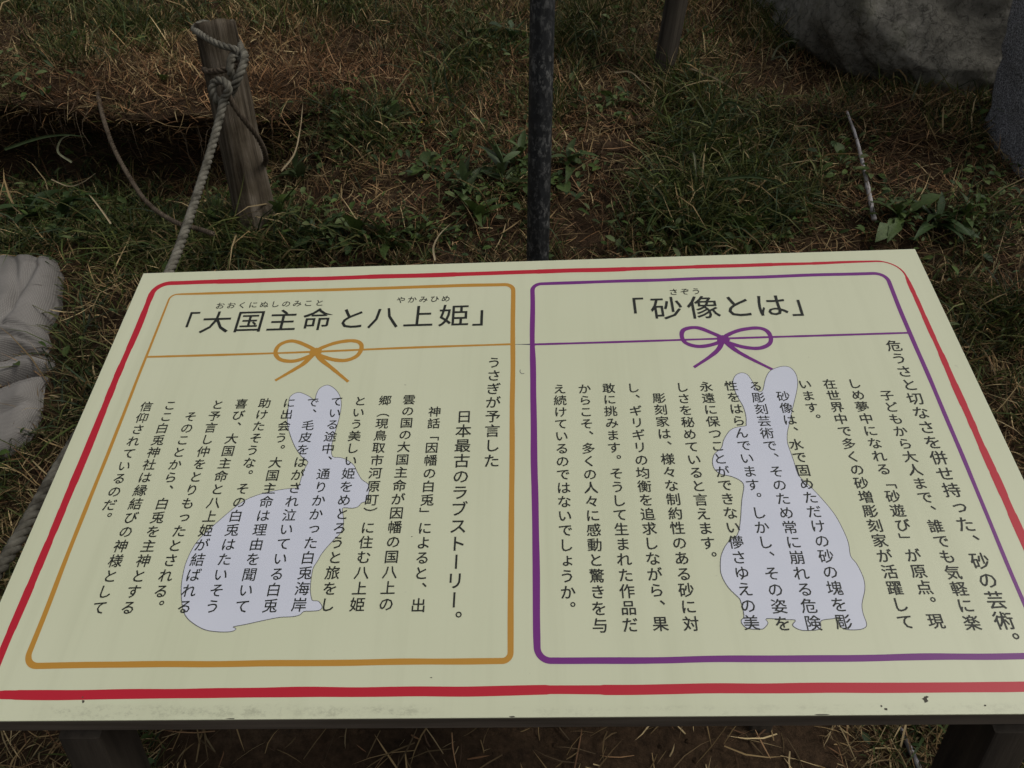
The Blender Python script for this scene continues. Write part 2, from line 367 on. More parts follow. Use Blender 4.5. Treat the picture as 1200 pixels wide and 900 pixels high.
GREENS = np.array([(.058, .078, .018), (.040, .062, .016), (.088, .100, .026), (.032, .050, .022), (.110, .115, .040)])
TANS = np.array([(.31, .215, .10), (.44, .335, .175), (.19, .130, .058), (.11, .074, .035)])
REDS = np.array([(.25, .135, .062), (.14, .072, .034), (.32, .19, .095), (.08, .046, .024)])
def blades(name, N, weight, kind, mat_, label):
    wgt = (ar*weight*region*near).ravel(); wgt = np.maximum(wgt, 0); wgt /= wgt.sum()
    ci = rng.choice(len(wgt), N, p=wgt); i, j = np.unravel_index(ci, ar.shape)
    a = rng.random((N, 1)); b_ = rng.random((N, 1))
    P = (Qa[i, j]*(1-a)+Qb[i, j]*a)*(1-b_)+(Qd[i, j]*(1-a)+Qc[i, j]*a)*b_
    n = nrm[i, j]
    g, d_, r_, u, v = fields(P)
    az = rng.uniform(0, 2*np.pi, N); H = np.stack([np.cos(az), np.sin(az), np.zeros(N)], -1)
    far = np.clip((P[:, 1]-2.6)/2, 0, 1)
    if kind == 'green':
        L = rng.gamma(5, .0125, N)*(1+.5*vnoise(P[:, 0], P[:, 1], 31, .15)); L = np.clip(L, .02, .17)
        W_ = rng.uniform(.0009, .0026, N)*(1-.25*far); lift = rng.uniform(.35, 1.6, N)+far; droop = rng.uniform(.0, .8, N)
        gi = rng.integers(0, 5, N); C = GREENS[gi]
        dryish = rng.random(N)[:, None] < .16
        C = np.where(dryish, TANS[rng.integers(0, 4, N)], C)
    elif kind == 'long':
        L = rng.uniform(.12, .30, N); W_ = rng.uniform(.0013, .0032, N); lift = rng.uniform(.7, 1.5, N); droop = rng.uniform(.5, 1.6, N)
        C = GREENS[rng.integers(0, 5, N)]
        C = np.where(rng.random(N)[:, None] < .10, TANS[rng.integers(0, 2, N)]*.8, C)
    elif kind == 'dry':
        L = rng.gamma(4, .0135, N); L = np.clip(L, .015, .17)
        W_ = rng.uniform(.0006, .0018, N); lift = rng.uniform(-.05, 1.05, N)+.5*far; droop = rng.uniform(-.3, .8, N)
        isr = rng.random(N) < r_
        C = np.where(isr[:, None], REDS[rng.integers(0, 4, N)], TANS[rng.integers(0, 4, N)])
    else:                                   # litter lying flat
        L = rng.uniform(.02, .13, N); W_ = rng.uniform(.0007, .0019, N); lift = rng.normal(0, .16, N); droop = rng.uniform(-.2, .25, N)
        isr = rng.random(N) < r_*.8
        C = np.where(isr[:, None], REDS[rng.integers(0, 4, N)], TANS[rng.integers(0, 4, N)]*.85)
        P = P+n*rng.uniform(.002, .016, N)[:, None]
    C = C*rng.uniform(.5, 1.45, N)[:, None]*(1+.25*vnoise(P[:, 0], P[:, 1], 44, .3))[:, None]
    D = H*1.0+np.stack([0*lift, 0*lift, lift], -1)+n*.35*np.maximum(lift, 0)[:, None]
    if kind == 'litter': D = H-n*(H*n).sum(-1, keepdims=True)+n*lift[:, None]
    D /= np.linalg.norm(D, axis=-1, keepdims=True)
    side = np.cross(D, np.stack([rng.normal(0, .4, N), rng.normal(0, .4, N), np.ones(N)], -1)); side /= np.linalg.norm(side, axis=-1, keepdims=True)
    bend = np.stack([.35*H[:, 0], .35*H[:, 1], -np.ones(N)], -1)
    curl = side*rng.normal(0, .22, N)[:, None]
    ts = [0, .38, .72, 1.]; ws = [.8, 1., .7, 0]
    VV = np.zeros((N, 7, 3)); k = 0
    for q, (t_, w_) in enumerate(zip(ts, ws)):
        c = P+D*(L*t_)[:, None]+(bend*(L*droop*.55*t_**2)[:, None])+curl*(L*t_**2)[:, None]
        if q == 3: VV[:, 6] = c
        else:
            VV[:, 2*q] = c-side*(W_*w_)[:, None]; VV[:, 2*q+1] = c+side*(W_*w_)[:, None]
    base_ = (np.arange(N)*7)[:, None]
    loops = (base_+np.array([0, 1, 3, 2, 2, 3, 5, 4, 4, 5, 6])).ravel()
    st_ = ((np.arange(N)*11)[:, None]+np.array([0, 4, 8])).ravel(); to = np.tile([4, 4, 3], N)
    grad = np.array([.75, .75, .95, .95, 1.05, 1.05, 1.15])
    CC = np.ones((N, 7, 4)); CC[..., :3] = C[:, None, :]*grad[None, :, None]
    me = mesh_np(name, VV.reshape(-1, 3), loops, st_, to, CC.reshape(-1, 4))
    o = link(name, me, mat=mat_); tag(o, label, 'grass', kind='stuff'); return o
blades('grass', 150000, fd*fg**1.3, 'green', M_blade, 'short green grass growing in uneven patches over the bank')
blades('long_grass', 7500, fd*np.clip(fg-.25, 0, 1)**1.5, 'long', M_blade, 'long arching grass blades rising out of the turf')
blades('dry_grass', 200000, fd*(1.05-fg)*(.3+.7*fd), 'dry', M_straw, 'dead brown and reddish grass matted over the bank')
LW = np.where((cen[..., 1] < 1.5) & (np.abs(cen[..., 0]) < .75), .32, .5+.5*(1-fg))
blades('straw_litter', 60000, LW, 'litter', M_straw, 'loose bits of straw scattered flat on the bare soil')

# small broad leaves of clover and ground ivy mixed into the turf
def ground_leaves(N):
    u, v = fu, fv
    wg = .10*fg+sum(a*G(u, v, cx, cy, rx, ry) for cx, cy, rx, ry, a in [(570, 225, 60, 45, 1.), (640, 215, 60, 30, .5), (430, 285, 90, 25, 1.), (400, 160, 60, 35, .6), (600, 60, 40, 25, .8), (790, 268, 70, 28, 1.), (870, 270, 60, 25, .8),
                       (1090, 262, 80, 30, .9), (990, 195, 30, 20, .7), (320, 255, 70, 22, .8), (60, 262, 90, 28, .8), (720, 130, 30, 18, .8), (30, 110, 40, 25, .5), (1165, 250, 30, 60, .5), (500, 190, 40, 30, .5)])
    wgt = (ar*wg*region*(np.abs(cen[..., 0]) < 2.6)).ravel(); wgt /= wgt.sum(); ci = rng.choice(len(wgt), N, p=wgt); i, j = np.unravel_index(ci, ar.shape)
    P = Qa[i, j]+(Qc[i, j]-Qa[i, j])*rng.random((N, 1)); P[:, 2] += rng.uniform(.006, .05, N)
    az = rng.uniform(0, 6.283, N); tilt = rng.uniform(-.5, .9, N)
    D = np.stack([np.cos(az)*np.cos(tilt), np.sin(az)*np.cos(tilt), np.sin(tilt)], -1); S = np.cross(D, np.array([[0, -.3, 1.]])+rng.normal(0, .25, (N, 3))); S /= np.linalg.norm(S, axis=-1, keepdims=True)
    U = np.cross(S, D); L = rng.uniform(.014, .042, N)[:, None]; W_ = L*rng.uniform(.16, .34, N)[:, None]
    pts = [P, P+D*L*.3-S*W_*.8+U*L*.08, P+D*L*.3+S*W_*.8+U*L*.08, P+D*L*.3, P+D*L*.7-S*W_*.75+U*L*.02, P+D*L*.7+S*W_*.75+U*L*.02, P+D*L*.7-U*L*.06, P+D*L-U*L*.2]
    VV = np.stack(pts, 1); b0 = (np.arange(N)*8)[:, None]
    loops = (b0+np.array([0, 3, 1, 0, 2, 3, 1, 3, 6, 4, 3, 2, 5, 6, 4, 6, 7, 6, 5, 7])).ravel(); st_ = ((np.arange(N)*20)[:, None]+np.array([0, 3, 6, 10, 14, 17])).ravel(); to = np.tile([3, 3, 4, 4, 3, 3], N)
    C = np.array([(.050, .085, .018), (.075, .115, .028), (.040, .070, .024), (.095, .125, .045)])[rng.integers(0, 4, N)]*rng.uniform(.6, 1.3, N)[:, None]
    CC = np.ones((N, 8, 4)); CC[..., :3] = C[:, None, :]
    tag(link('ground_leaves', mesh_np('ground_leaves', VV.reshape(-1, 3), loops, st_, to, CC.reshape(-1, 4)), mat=M_blade, smooth=True), 'small broad leaves of low plants mixed into the grass', 'ground cover', kind='stuff')
ground_leaves(5200)

# roots and dead stalks hanging under the turf lip
def hanging(n):
    vs, fs, cs = [], [], []
    for _ in range(n):
        x = random.uniform(-2.6, -.75); s = random.uniform(11.2, 12.4); p0 = gpoint(x, s)
        L = random.lognormvariate(-2.7, .5); az = random.uniform(-.5, .5)
        P = [p0+Vector((math.sin(az)*L*t_*.7+.02*random.uniform(-1, 1)*t_, -.10*L/.15*t_*(1-.5*t_), -L*t_*t_ if random.random() < .8 else -L*t_)) for t_ in (0, .25, .5, .75, 1)]
        tv, tf = tube_data(P, [.0011, .001, .0009, .0007, .0003], 3, len(vs)); vs += tv; fs += tf
        c = random.choice([(.09, .065, .04), (.14, .105, .07), (.05, .036, .025)]); cs += [(*c, 1)]*len(tv)
    me = mesh_pd('hanging_roots', vs, fs); at = me.color_attributes.new('Col', 'FLOAT_COLOR', 'POINT'); at.data.foreach_set('color', np.array(cs).ravel())
    o = link('hanging_roots', me, mat=M_straw); tag(o, 'dead roots and stalks hanging in the dark hollow under the turf edge', 'roots', kind='stuff')
hanging(150)

# soil crumbs
vs, fs = [], []
ico = [(0, 0, 1), (.9, 0, .3), (.2, .85, .2), (-.8, .4, .3), (-.7, -.6, .2), (.3, -.9, .3), (0, 0, -.6)]
icf = [(0, 1, 2), (0, 2, 3), (0, 3, 4), (0, 4, 5), (0, 5, 1), (6, 2, 1), (6, 3, 2), (6, 4, 3), (6, 5, 4), (6, 1, 5)]
for _ in range(5000):
    x = random.uniform(-2.2, 2.2); s = random.uniform(3.0, 13); p0 = gpoint(x, s); r_ = random.lognormvariate(-5.5, .5); q = len(vs)
    rz = Matrix.Rotation(random.uniform(0, 6.3), 3, 'Z')
    for v_ in ico: vs.append(p0+rz@Vector(v_)*r_*random.uniform(.7, 1.2))
    fs += [tuple(q+k for k in f_) for f_ in icf]
tag(link('soil_crumbs', mesh_pd('soil_crumbs', vs, fs), mat=M_soil), 'crumbs of brown soil and grit lying on bare patches', 'soil', kind='stuff')

# ------------------------------------------------------------ weeds
def leaf_mesh(name, kind, bend=.34, twist=0.):
    n = 7; vs = []; fs = []
    for i in range(n+1):
        t_ = i/n
        if kind == 'lance': w_ = .17*math.sin(math.pi*min(1, t_*.96+.04))**.75*(1-.35*t_)
        elif kind == 'oval': w_ = .27*math.sin(math.pi*min(1, max(0, (t_-.22)/.78)))**.7 if t_ > .22 else .02
        else: w_ = (.09+.17*t_)*(1.0 if i % 2 else .5) if i < n else 0
        if i == n: w_ = 0.004
        if i == 0: w_ = .02
        z = .22*t_-bend*t_*t_; fold = .35-.2*abs(twist); sk = twist*t_*t_*.3
        back = -.05 if kind == 'jagged' and i % 2 else 0
        tw_ = twist*t_*w_; vs += [(sk-w_, t_+back, z+w_*fold-tw_), (sk-w_*.5, t_+back*.5, z+w_*fold*.35-tw_*.5), (sk, t_, z), (sk+w_*.5*(1+.3*twist), t_+back*.5, z+w_*fold*.35+tw_*.5), (sk+w_, t_+back, z+w_*fold+tw_)]
    for i in range(n):
        for k in range(4):
            a = i*5+k; fs.append((a, a+1, a+6, a+5))
    me = mesh_pd(name, vs, fs); me.polygons.foreach_set('use_smooth', [True]*len(me.polygons)); return me
LEAVES = {}
for k in ('lance', 'oval', 'jagged'):
    for mn, m_ in (('g', M_leaf), ('d', M_leafd), ('w', M_leafg)):
        for vi, (bd, tw) in enumerate([(.2, .3), (.34, -.5), (.6, .6), (.85, -.2)]):
            me = leaf_mesh('leaf', k, bd, tw); me.materials.append(m_); LEAVES[k, mn, vi] = me
def weed(px, py, kind, tone, n, size, label, stem=0., name='weed_plant', spread=1., flower=False):
    p0 = ground_at(px, py); r0 = empty(name, p0-Vector((0, 0, .01)), (0, 0, random.uniform(0, 6.28)))
    tag(r0, label, 'weed', 'broad-leaved weeds on the grassy bank')
    if stem:
        P = catmull([(0, 0, 0), (.01, .005, stem*.5), (.02, -.01, stem)], 4)
        o = link('stem', mesh_pd('stem', *tube_data(P, .0022, 5)), r0, M_leaf)
    for k in range(n):
        f = k/max(1, n-1)
        h = stem*(.15+.85*f); az = k*2.4+random.uniform(-.8, .8)
        el = random.uniform(-.05, .85)+(.5*f if stem else 0)
        L = 1.45*size*random.uniform(.5, 1.15)*(1-.35*f if stem else 1)
        o = bpy.data.objects.new('leaf', LEAVES[kind, tone, random.randrange(4)]); COL.objects.link(o); o.parent = r0
        o.location = (.012*f, 0, h+.01); o.scale = (L*spread*random.uniform(.75, 1.2), L, L)
        o.rotation_euler = (Matrix.Rotation(az, 4, 'Z') @ Matrix.Rotation(el, 4, 'X') @ Matrix.Rotation(random.uniform(-.4, .4), 4, 'Y')).to_euler()
    if flower:
        vs, fs = [], []
        for k in range(9):
            a = k*.7; c, s_ = math.cos(a), math.sin(a); q = len(vs)
            vs += [(0, 0, 0), (c*.008-s_*.003, s_*.008+c*.003, .003), (c*.013, s_*.013, .002), (c*.008+s_*.003, s_*.008-c*.003, .003)]; fs.append((q, q+1, q+2, q+3))
        o = link('flower', mesh_pd('flower', vs, fs), r0, M_yflower); o.location = (.02, -.01, stem+.01)
    return r0
weed(592, 222, 'lance', 'w', 13, .105, 'large pale green weed with long pointed leaves left of the black post', .09)
weed(612, 198, 'lance', 'g', 8, .085, 'upright weed with bright pointed leaves close to the left side of the black post', .06)
weed(548, 232, 'lance', 'w', 11, .09, 'low weed with arching pointed leaves left of the largest weed by the post', .05)
weed(560, 258, 'lance', 'g', 9, .085, 'flat rosette of narrow leaves above bare soil near the top edge of the sign', .02)
weed(500, 205, 'oval', 'g', 8, .055, 'small oval-leaved weed in brown grass midway between stake and black post', .03)
weed(466, 150, 'oval', 'w', 6, .06, 'small weed with two broad pale leaves beside the yellow flower', .03)
weed(491, 162, 'jagged', 'g', 8, .06, 'low weed carrying a single yellow flower in the brown bank', .045, flower=True)
weed(405, 152, 'oval', 'g', 9, .06, 'broad-leaved weed with spread leaves right of the roped stake', .04)
weed(420, 285, 'jagged', 'g', 11, .075, 'bushy jagged weed behind the sign, above the word title of the left half', .03)
weed(455, 292, 'jagged', 'g', 12, .075, 'bright green rosette right against the top edge of the sign above the yellow ribbon', .02)
weed(375, 284, 'jagged', 'd', 10, .08, 'dark green jagged rosette by the sign edge, next to the leftmost leafy clump', .03)
weed(500, 283, 'oval', 'g', 3, .045, 'seedling with three oval yellow-green leaves on bare soil above the sign', .02)
weed(545, 280, 'oval', 'w', 3, .04, 'tiny two-leaf seedling on bare soil left of the black post foot', .02)
weed(668, 200, 'lance', 'g', 8, .09, 'narrow-leaved weed spreading out right of the black post', .04)
weed(655, 222, 'oval', 'g', 5, .055, 'oval-leaved weed touching the right side of the black post', .02)
weed(598, 55, 'jagged', 'd', 9, .09, 'dark jagged weed high on the bank just left of the black post top', .04)
weed(718, 125, 'oval', 'g', 6, .065, 'broad pale leaves in straw below the leaning far post', .03)
weed(768, 262, 'oval', 'g', 12, .06, 'rounded leafy clump beside bare soil behind the right half of the sign', .04)
weed(800, 282, 'oval', 'd', 9, .06, 'dark rounded clump at the sign edge above the purple ribbon', .03)
weed(872, 285, 'jagged', 'g', 11, .075, 'jagged green weed at the sign edge under the tall green tuft', .04)
weed(905, 275, 'lance', 'd', 9, .08, 'dark narrow-leaved weed right of the jagged one at the sign edge', .03)
weed(1055, 262, 'jagged', 'g', 12, .085, 'green jagged weed at the lower end of the pale stick', .04)
weed(1090, 272, 'lance', 'd', 12, .09, 'dark feathery weed above the right corner of the sign', .05)
weed(1128, 262, 'lance', 'g', 9, .08, 'loose narrow-leaved weed between the sign corner and the granite stone', .04)
weed(985, 195, 'oval', 'g', 7, .05, 'small leafy weed just left of the pale stick', .03)
weed(78, 268, 'lance', 'd', 9, .14, 'large dark weed with drooping long leaves above the grey sack', .06, spread=1.2)
weed(40, 262, 'lance', 'd', 7, .11, 'dark long-leaved weed at the left edge above the grey sack', .05)
weed(265, 268, 'oval', 'g', 10, .06, 'leafy green weed in front of the foot of the roped stake', .03)
weed(325, 262, 'jagged', 'g', 10, .075, 'spreading jagged weed right of the foot of the roped stake', .03)
weed(352, 215, 'lance', 'w', 9, .08, 'grey-green tuft of leaves right of the leaning roped stake', .05)
weed(28, 110, 'oval', 'd', 9, .07, 'dark broad-leaved weed on the turf above the hollow at the left', .03)
weed(195, 110, 'lance', 'g', 9, .08, 'green narrow-leaved weed on the turf left of the roped stake', .04)

# tall individual grass stalks seen singly
def stalk(pts, wd, name, label, col):
    P = catmull([pt(*p) for p in pts], 6)
    T, N = frames(P); vs = []; fs = []
    for i, p_ in enumerate(P):
        f = i/(len(P)-1); r_ = wd*(1-f**2)+.0003; view = (p_-Vector((0, 0, EYE))).normalized(); s_ = T[i].cross(view).normalized()
        n_ = s_.cross(T[i]); vs += [p_-s_*r_, p_+n_*r_*.35, p_+s_*r_]
    for i in range(len(P)-1):
        for k in (0, 1): fs.append((3*i+k, 3*i+k+1, 3*i+k+4, 3*i+k+3))
    m_ = bpy.data.materials.get(col) or two_tone(col, *{'pale_blade': ((.08, .085, .05), (.16, .16, .10)), 'green_blade': ((.03, .048, .018), (.055, .08, .033)), 'straw_blade': ((.25, .19, .11), (.4, .33, .21))}[col], 30)
    o = link(name, mesh_pd(name, vs, fs), mat=m_); tag(o, label, 'grass blade')
stalk([(905, 68, 2.80), (912, 55, 2.78), (925, 48, 2.75), (936, 49, 2.72)], .0035, 'grass_blade', 'pale arching blade in front of the dark gap under the boulder', 'pale_blade')
stalk([(903, 70, 2.8), (915, 66, 2.76), (922, 72, 2.74), (923, 82, 2.73)], .003, 'grass_blade', 'short curled pale blade drooping below the gap under the boulder', 'pale_blade')
stalk([(1068, 118, 2.66), (1072, 108, 2.64), (1077, 95, 2.63), (1080, 84, 2.62)], .003, 'grass_blade', 'upright pale straw in front of the middle of the boulder', 'pale_blade')
stalk([(5, 175, 2.2), (45, 162, 2.18), (75, 158, 2.16), (100, 160, 2.15)], .0036, 'grass_blade', 'long green blade reaching rightwards across the dark hollow', 'green_blade')
stalk([(84, 190, 2.2), (68, 178, 2.2), (72, 163, 2.19), (84, 158, 2.18)], .0028, 'grass_blade', 'pale hooked blade curling up in the dark hollow', 'pale_blade')
stalk([(60, 210, 2.15), (80, 218, 2.12), (96, 214, 2.1), (112, 203, 2.08)], .0014, 'grass_blade', 'thin straw crossing the floor of the hollow, below the hooked blade', 'straw_blade')
stalk([(130, 262, 2.1), (118, 245, 2.1), (108, 232, 2.1), (104, 228, 2.1)], .002, 'grass_blade', 'straight pale straw standing before the hollow left of the main rope', 'straw_blade')
stalk([(60, 75, 2.75), (85, 92, 2.7), (110, 110, 2.66), (128, 118, 2.64)], .0028, 'grass_blade', 'long straw lying across the turf edge above the hollow', 'straw_blade')
stalk([(810, 80, 2.75), (835, 90, 2.72), (850, 98, 2.7), (862, 106, 2.68)], .0028, 'grass_blade', 'long pale straw lying right of the leaning far post', 'straw_blade')
stalk([(840, 210, 2.35), (880, 207, 2.33), (905, 212, 2.32), (925, 222, 2.32)], .0042, 'grass_blade', 'broad green blade arching flat in the tall tuft right of the far post', 'green_blade')
stalk([(830, 160, 2.5), (848, 122, 2.44), (868, 125, 2.4), (885, 145, 2.4)], .0042, 'grass_blade', 'broad green blade arching over at the top of the tall tuft', 'green_blade')
stalk([(800, 182, 2.45), (812, 178, 2.4), (815, 195, 2.38), (816, 208, 2.36)], .0036, 'grass_blade', 'bent pale green blade at the left side of the tall tuft', 'pale_blade')
stalk([(720, 85, 2.78), (738, 84, 2.76), (752, 95, 2.72), (766, 108, 2.7)], .0026, 'grass_blade', 'pale straw bending over left of the foot of the far post', 'straw_blade')
stalk([(510, 305, 1.9), (508, 290, 1.93), (515, 275, 1.96), (528, 262, 1.98)], .0022, 'grass_blade', 'curved straw rising behind the top edge of the sign', 'straw_blade')
stalk([(330, 200, 2.3), (345, 180, 2.3), (352, 150, 2.3), (355, 120, 2.3)], .0022, 'grass_blade', 'upright straw right of the leaning roped stake', 'straw_blade')

# ------------------------------------------------------------ boulder
def rock_mesh(name, sub, size, seed, rough_=.16, flat=None):
    bm = bmesh.new(); bmesh.ops.create_icosphere(bm, subdivisions=sub, radius=1)
    rr = random.Random(17); planes = []
    for _ in range(34):
        a_ = Vector((rr.gauss(0, 1), rr.gauss(0, 1)-.35, rr.gauss(0, 1))).normalized(); planes.append((a_, rr.uniform(.84, 1.0)))
    for v_ in bm.verts:
        p_ = v_.co.copy()
        q = Vector((abs(p_.x)**.75*math.copysign(1, p_.x), abs(p_.y)**.75*math.copysign(1, p_.y), abs(p_.z)**.75*math.copysign(1, p_.z)))
        d = 1.06+.5*rough_*noise.fractal(p_*1.2+Vector((seed, 0, 0)), 1., 2., 6)+.05*noise.ridged_multi_fractal(p_*2.3+Vector((0, seed, 0)), 1., 2., 5, 1., 2.)
        pq = (p_+Vector((n3(p_.x*2.2, p_.y*2.2, p_.z*2.2), n3(p_.x*2.2+9, p_.y*2.2, p_.z*2.2), 0))*.12).normalized()
        d *= min([dd/max(pq.dot(a_), .3) for a_, dd in planes]+[1.12])
        vd = noise.voronoi(p_*2.6+Vector((seed, 2, 1)))[0]; d += .05*(vd[1]-vd[0])+.02*noise.fractal(p_*9, .8, 2., 5)
        vd = noise.voronoi(p_*7+Vector((seed, 5, 1)))[0]; d += .014*(vd[1]-vd[0])
        d -= .03*math.exp(-abs(noise.noise(p_*1.7+Vector((9, 0, seed))))/.03)
        v_.co = Vector((q.x*size[0], q.y*size[1], q.z*size[2]))*d
        k_ = smst(-.05, -.75, p_.z)*smst(.2, -.9, p_.x); v_.co.x += .52*k_; v_.co.y += .22*k_
    me = bpy.data.meshes.new(name); bm.to_mesh(me); bm.free(); return me
o = link('boulder', rock_mesh('boulder', 7, (.62, .42, .52), 3.1, .15), mat=M_rock, smooth=True)
o.location = pt(1110, 100, 2.95)+Vector((0, .22, .20)); o.rotation_euler = (R(-8), R(5), R(-8))
tag(o, 'huge mottled grey-green boulder resting on the grass at the top right', 'boulder')
# granite stone at right edge
bm = bmesh.new(); bmesh.ops.create_cube(bm, size=1); bmesh.ops.subdivide_edges(bm, edges=bm.edges[:], cuts=28, use_grid_fill=True)
for v_ in bm.verts:
    p_ = v_.co.copy(); h = p_.z+.5
    w_ = .165-.01*h; p2 = Vector((p_.x*2*w_, p_.y*2*.14, h*1.1-.12))
    r_ = max(0, math.hypot(p_.x, p_.y)-.52); p2.x *= 1-.5*r_; p2.y *= 1-.5*r_
    p2 += p_.normalized()*(.008*noise.fractal(p2*7, 1., 2., 5)+.006*noise.fractal(p2*28, 1., 2., 4)); p2.x += .004*math.sin(h*9)
    v_.co = p2
me = bpy.data.meshes.new('granite_pillar'); bm.to_mesh(me); bm.free()
o = link('granite_pillar', me, mat=M_gran, smooth=True); o.location = ground_at(1226, 180); o.rotation_euler = (0, R(-5), R(12))
tag(o, 'rough blue-grey granite pillar standing at the right edge beside the boulder', 'stone pillar')

# ------------------------------------------------------------ posts
def rough_post(name, base, top, r0, r1, sides, mat_, bumpy=.06, grooves=9, cutnoise=.01, seed=0, sink=.15):
    ax = (top-base); L = ax.length; d = ax.normalized(); base = base-d*sink; L += sink
    x_ = d.cross(Vector((0, 1, 0))).normalized(); y_ = d.cross(x_); n = int(L/.015)+2; vs = []; fs = []
    for i in range(n+1):
        h = L*i/n
        for k in range(sides):
            a = 2*math.pi*k/sides; r_ = r0+(r1-r0)*i/n
            r_ *= 1+bumpy*noise.noise((math.cos(a)*1.3+seed, math.sin(a)*1.3, h*2.5))+.035*noise.noise((math.cos(a)*grooves, math.sin(a)*grooves, h*1.2+seed))
            hh = h+(cutnoise*noise.noise((math.cos(a)*2, math.sin(a)*2, 3+seed)) if i == n else 0)
            vs.append(Vector((math.cos(a)*r_, math.sin(a)*r_, hh)))
    for i in range(n):
        for k in range(sides):
            a = i*sides+k; b_ = i*sides+(k+1) % sides; fs.append((a, b_, b_+sides, a+sides))
    q = len(vs); vs.append(Vector((0, 0, L-.004)))
    for k in range(sides): fs.append((n*sides+k, n*sides+(k+1) % sides, q))
    me = mesh_pd(name, vs, fs); o = link(name, me, mat=mat_, smooth=True)
    M_ = Matrix((x_, y_, d)).transposed().to_4x4(); M_.translation = base; o.matrix_world = M_
    return o
st_base = pt(298, 243, 2.34); st_top = pt(252, 27, 2.16)
stake = rough_post('wooden_stake', st_base, st_top, .064, .054, 40, M_wood, .12, 7, .02, 2)
tag(stake, 'weathered round wooden stake leaning left with rope knotted round its head', 'wooden stake')
fb = pt(776, 90, 2.86); o = rough_post('wooden_post', fb, fb+Vector((.10, .0, .95)), .042, .036, 20, M_wood, .10, 6, .01, 5)
o.data.materials.clear(); o.data.materials.append(two_tone('dark_weathered_wood', (.022, .018, .014), (.065, .055, .043), 14, .9, .15, .9, .006, 22, (3, 3, .22)))
tag(o, 'thin dark wooden post leaning right, farther up the bank', 'wooden post')
# tarred post behind the sign
pb = Vector((.0, 1.8, 0)); pb = ground_at(626, 440); pb.x = (627-600)/FPX*1.93
o = rough_post('metal_post', Vector((.062, 1.78, gz(.062, 1.78))), Vector((.064, 1.78, 1.95)), .0268, .0265, 40, M_tar, .012, 12, 0, 8)
tag(o, 'round black tarred post speckled with grey, standing behind the sign', 'post')

# ------------------------------------------------------------ ropes
def rope_mesh(name, pts, rad, pitch, parent, mat_, strands=3, tw=0):
    P = resample(catmull(pts, 10), rad*.36); T, N = frames(P)
    L = 0; ang = [0]
    for i in range(1, len(P)): L += (P[i]-P[i-1]).length; ang.append(2*math.pi*L/pitch)
    for s_ in range(strands):
        Q = []
        for i, p_ in enumerate(P):
            a = ang[i]+2*math.pi*s_/strands+tw; B = T[i].cross(N[i]); Q.append(p_+(N[i]*math.cos(a)+B*math.sin(a))*rad*.50)
        vs, fs = tube_data(Q, rad*.56, 7)
        link('strand', mesh_pd('strand', vs, fs), parent, mat_, smooth=True)
rope = empty('rope', pt(262, 110, 2.1)); tag(rope, 'thick twisted grey rope knotted on the stake and running down past the sign', 'rope')
rope.location = (0, 0, 0)
RR_ = .0106
# main line with the knot and the turn round the stake head, one continuous rope
main = [(-165, 860, .93), (-110, 800, .98), (-45, 722, 1.06), (10, 650, 1.15), (62, 560, 1.28), (125, 455, 1.46), (170, 375, 1.62), (200, 315, 1.75), (217, 270, 1.84), (232, 225, 1.93), (246, 180, 2.0), (257, 140, 2.035), (262, 118, 2.035),
        (268, 104, 2.01), (262, 95, 2.01), (252, 96, 2.02), (249, 107, 2.03), (254, 118, 2.05), (264, 119, 2.07), (271, 108, 2.065), (276, 98, 2.05), (282, 84, 2.045), (287, 68, 2.06), (284, 60, 2.09), (277, 62, 2.10), (271, 70, 2.085), (270, 82, 2.08), (272, 90, 2.10)]
rope_mesh('rope', [pt(*p) for p in main], RR_, .055, rope, M_rope)
loop = [(281, 70, 2.10), (278, 59, 2.085), (262, 54, 2.08), (246, 47, 2.09), (232, 38, 2.12), (228, 33, 2.18), (240, 27, 2.26), (262, 34, 2.29), (278, 48, 2.22), (283, 58, 2.13), (280, 68, 2.09)]
rope_mesh('rope', [pt(*p) for p in loop], RR_*.85, .045, rope, M_rope)
band = [(248, 84, 2.11), (258, 83, 2.09), (270, 79, 2.09), (279, 73, 2.13), (282, 70, 2.22), (268, 70, 2.30), (250, 74, 2.28), (240, 80, 2.20), (243, 84, 2.13), (250, 84, 2.11)]
rope_mesh('rope', [pt(*p) for p in band], RR_*.8, .045, rope, M_rope2)
tail = [(262, 104, 2.03), (268, 112, 2.03), (275, 125, 2.05), (288, 143, 2.09), (300, 158, 2.14), (309, 175, 2.20), (311, 190, 2.28), (303, 202, 2.37)]
rope_mesh('rope', [pt(*p) for p in tail], RR_*.72, .045, rope, M_rope2)
# off-frame stake that carries the near end
o = rough_post('wooden_stake', Vector((-.84, .60, 0)), Vector((-.85, .59, .78)), .055, .05, 24, M_wood, .08, 7, .01, 9)
tag(o, 'upright wooden stake holding the near end of the rope left of the sign', 'wooden stake')
rope2 = empty('old_rope'); tag(rope2, 'thin brown weathered rope hanging over the turf edge into the hollow at the left', 'rope')
p2 = [(116, 60, 2.75), (114, 80, 2.66), (113, 98, 2.58), (117, 122, 2.48), (124, 148, 2.42), (134, 175, 2.38), (149, 203, 2.34), (168, 232, 2.26), (188, 250, 2.2), (212, 263, 2.14), (232, 268, 2.16), (250, 274, 2.12)]
rope_mesh('old_rope', [pt(*p) for p in p2], .0068, .03, rope2, M_rope2)

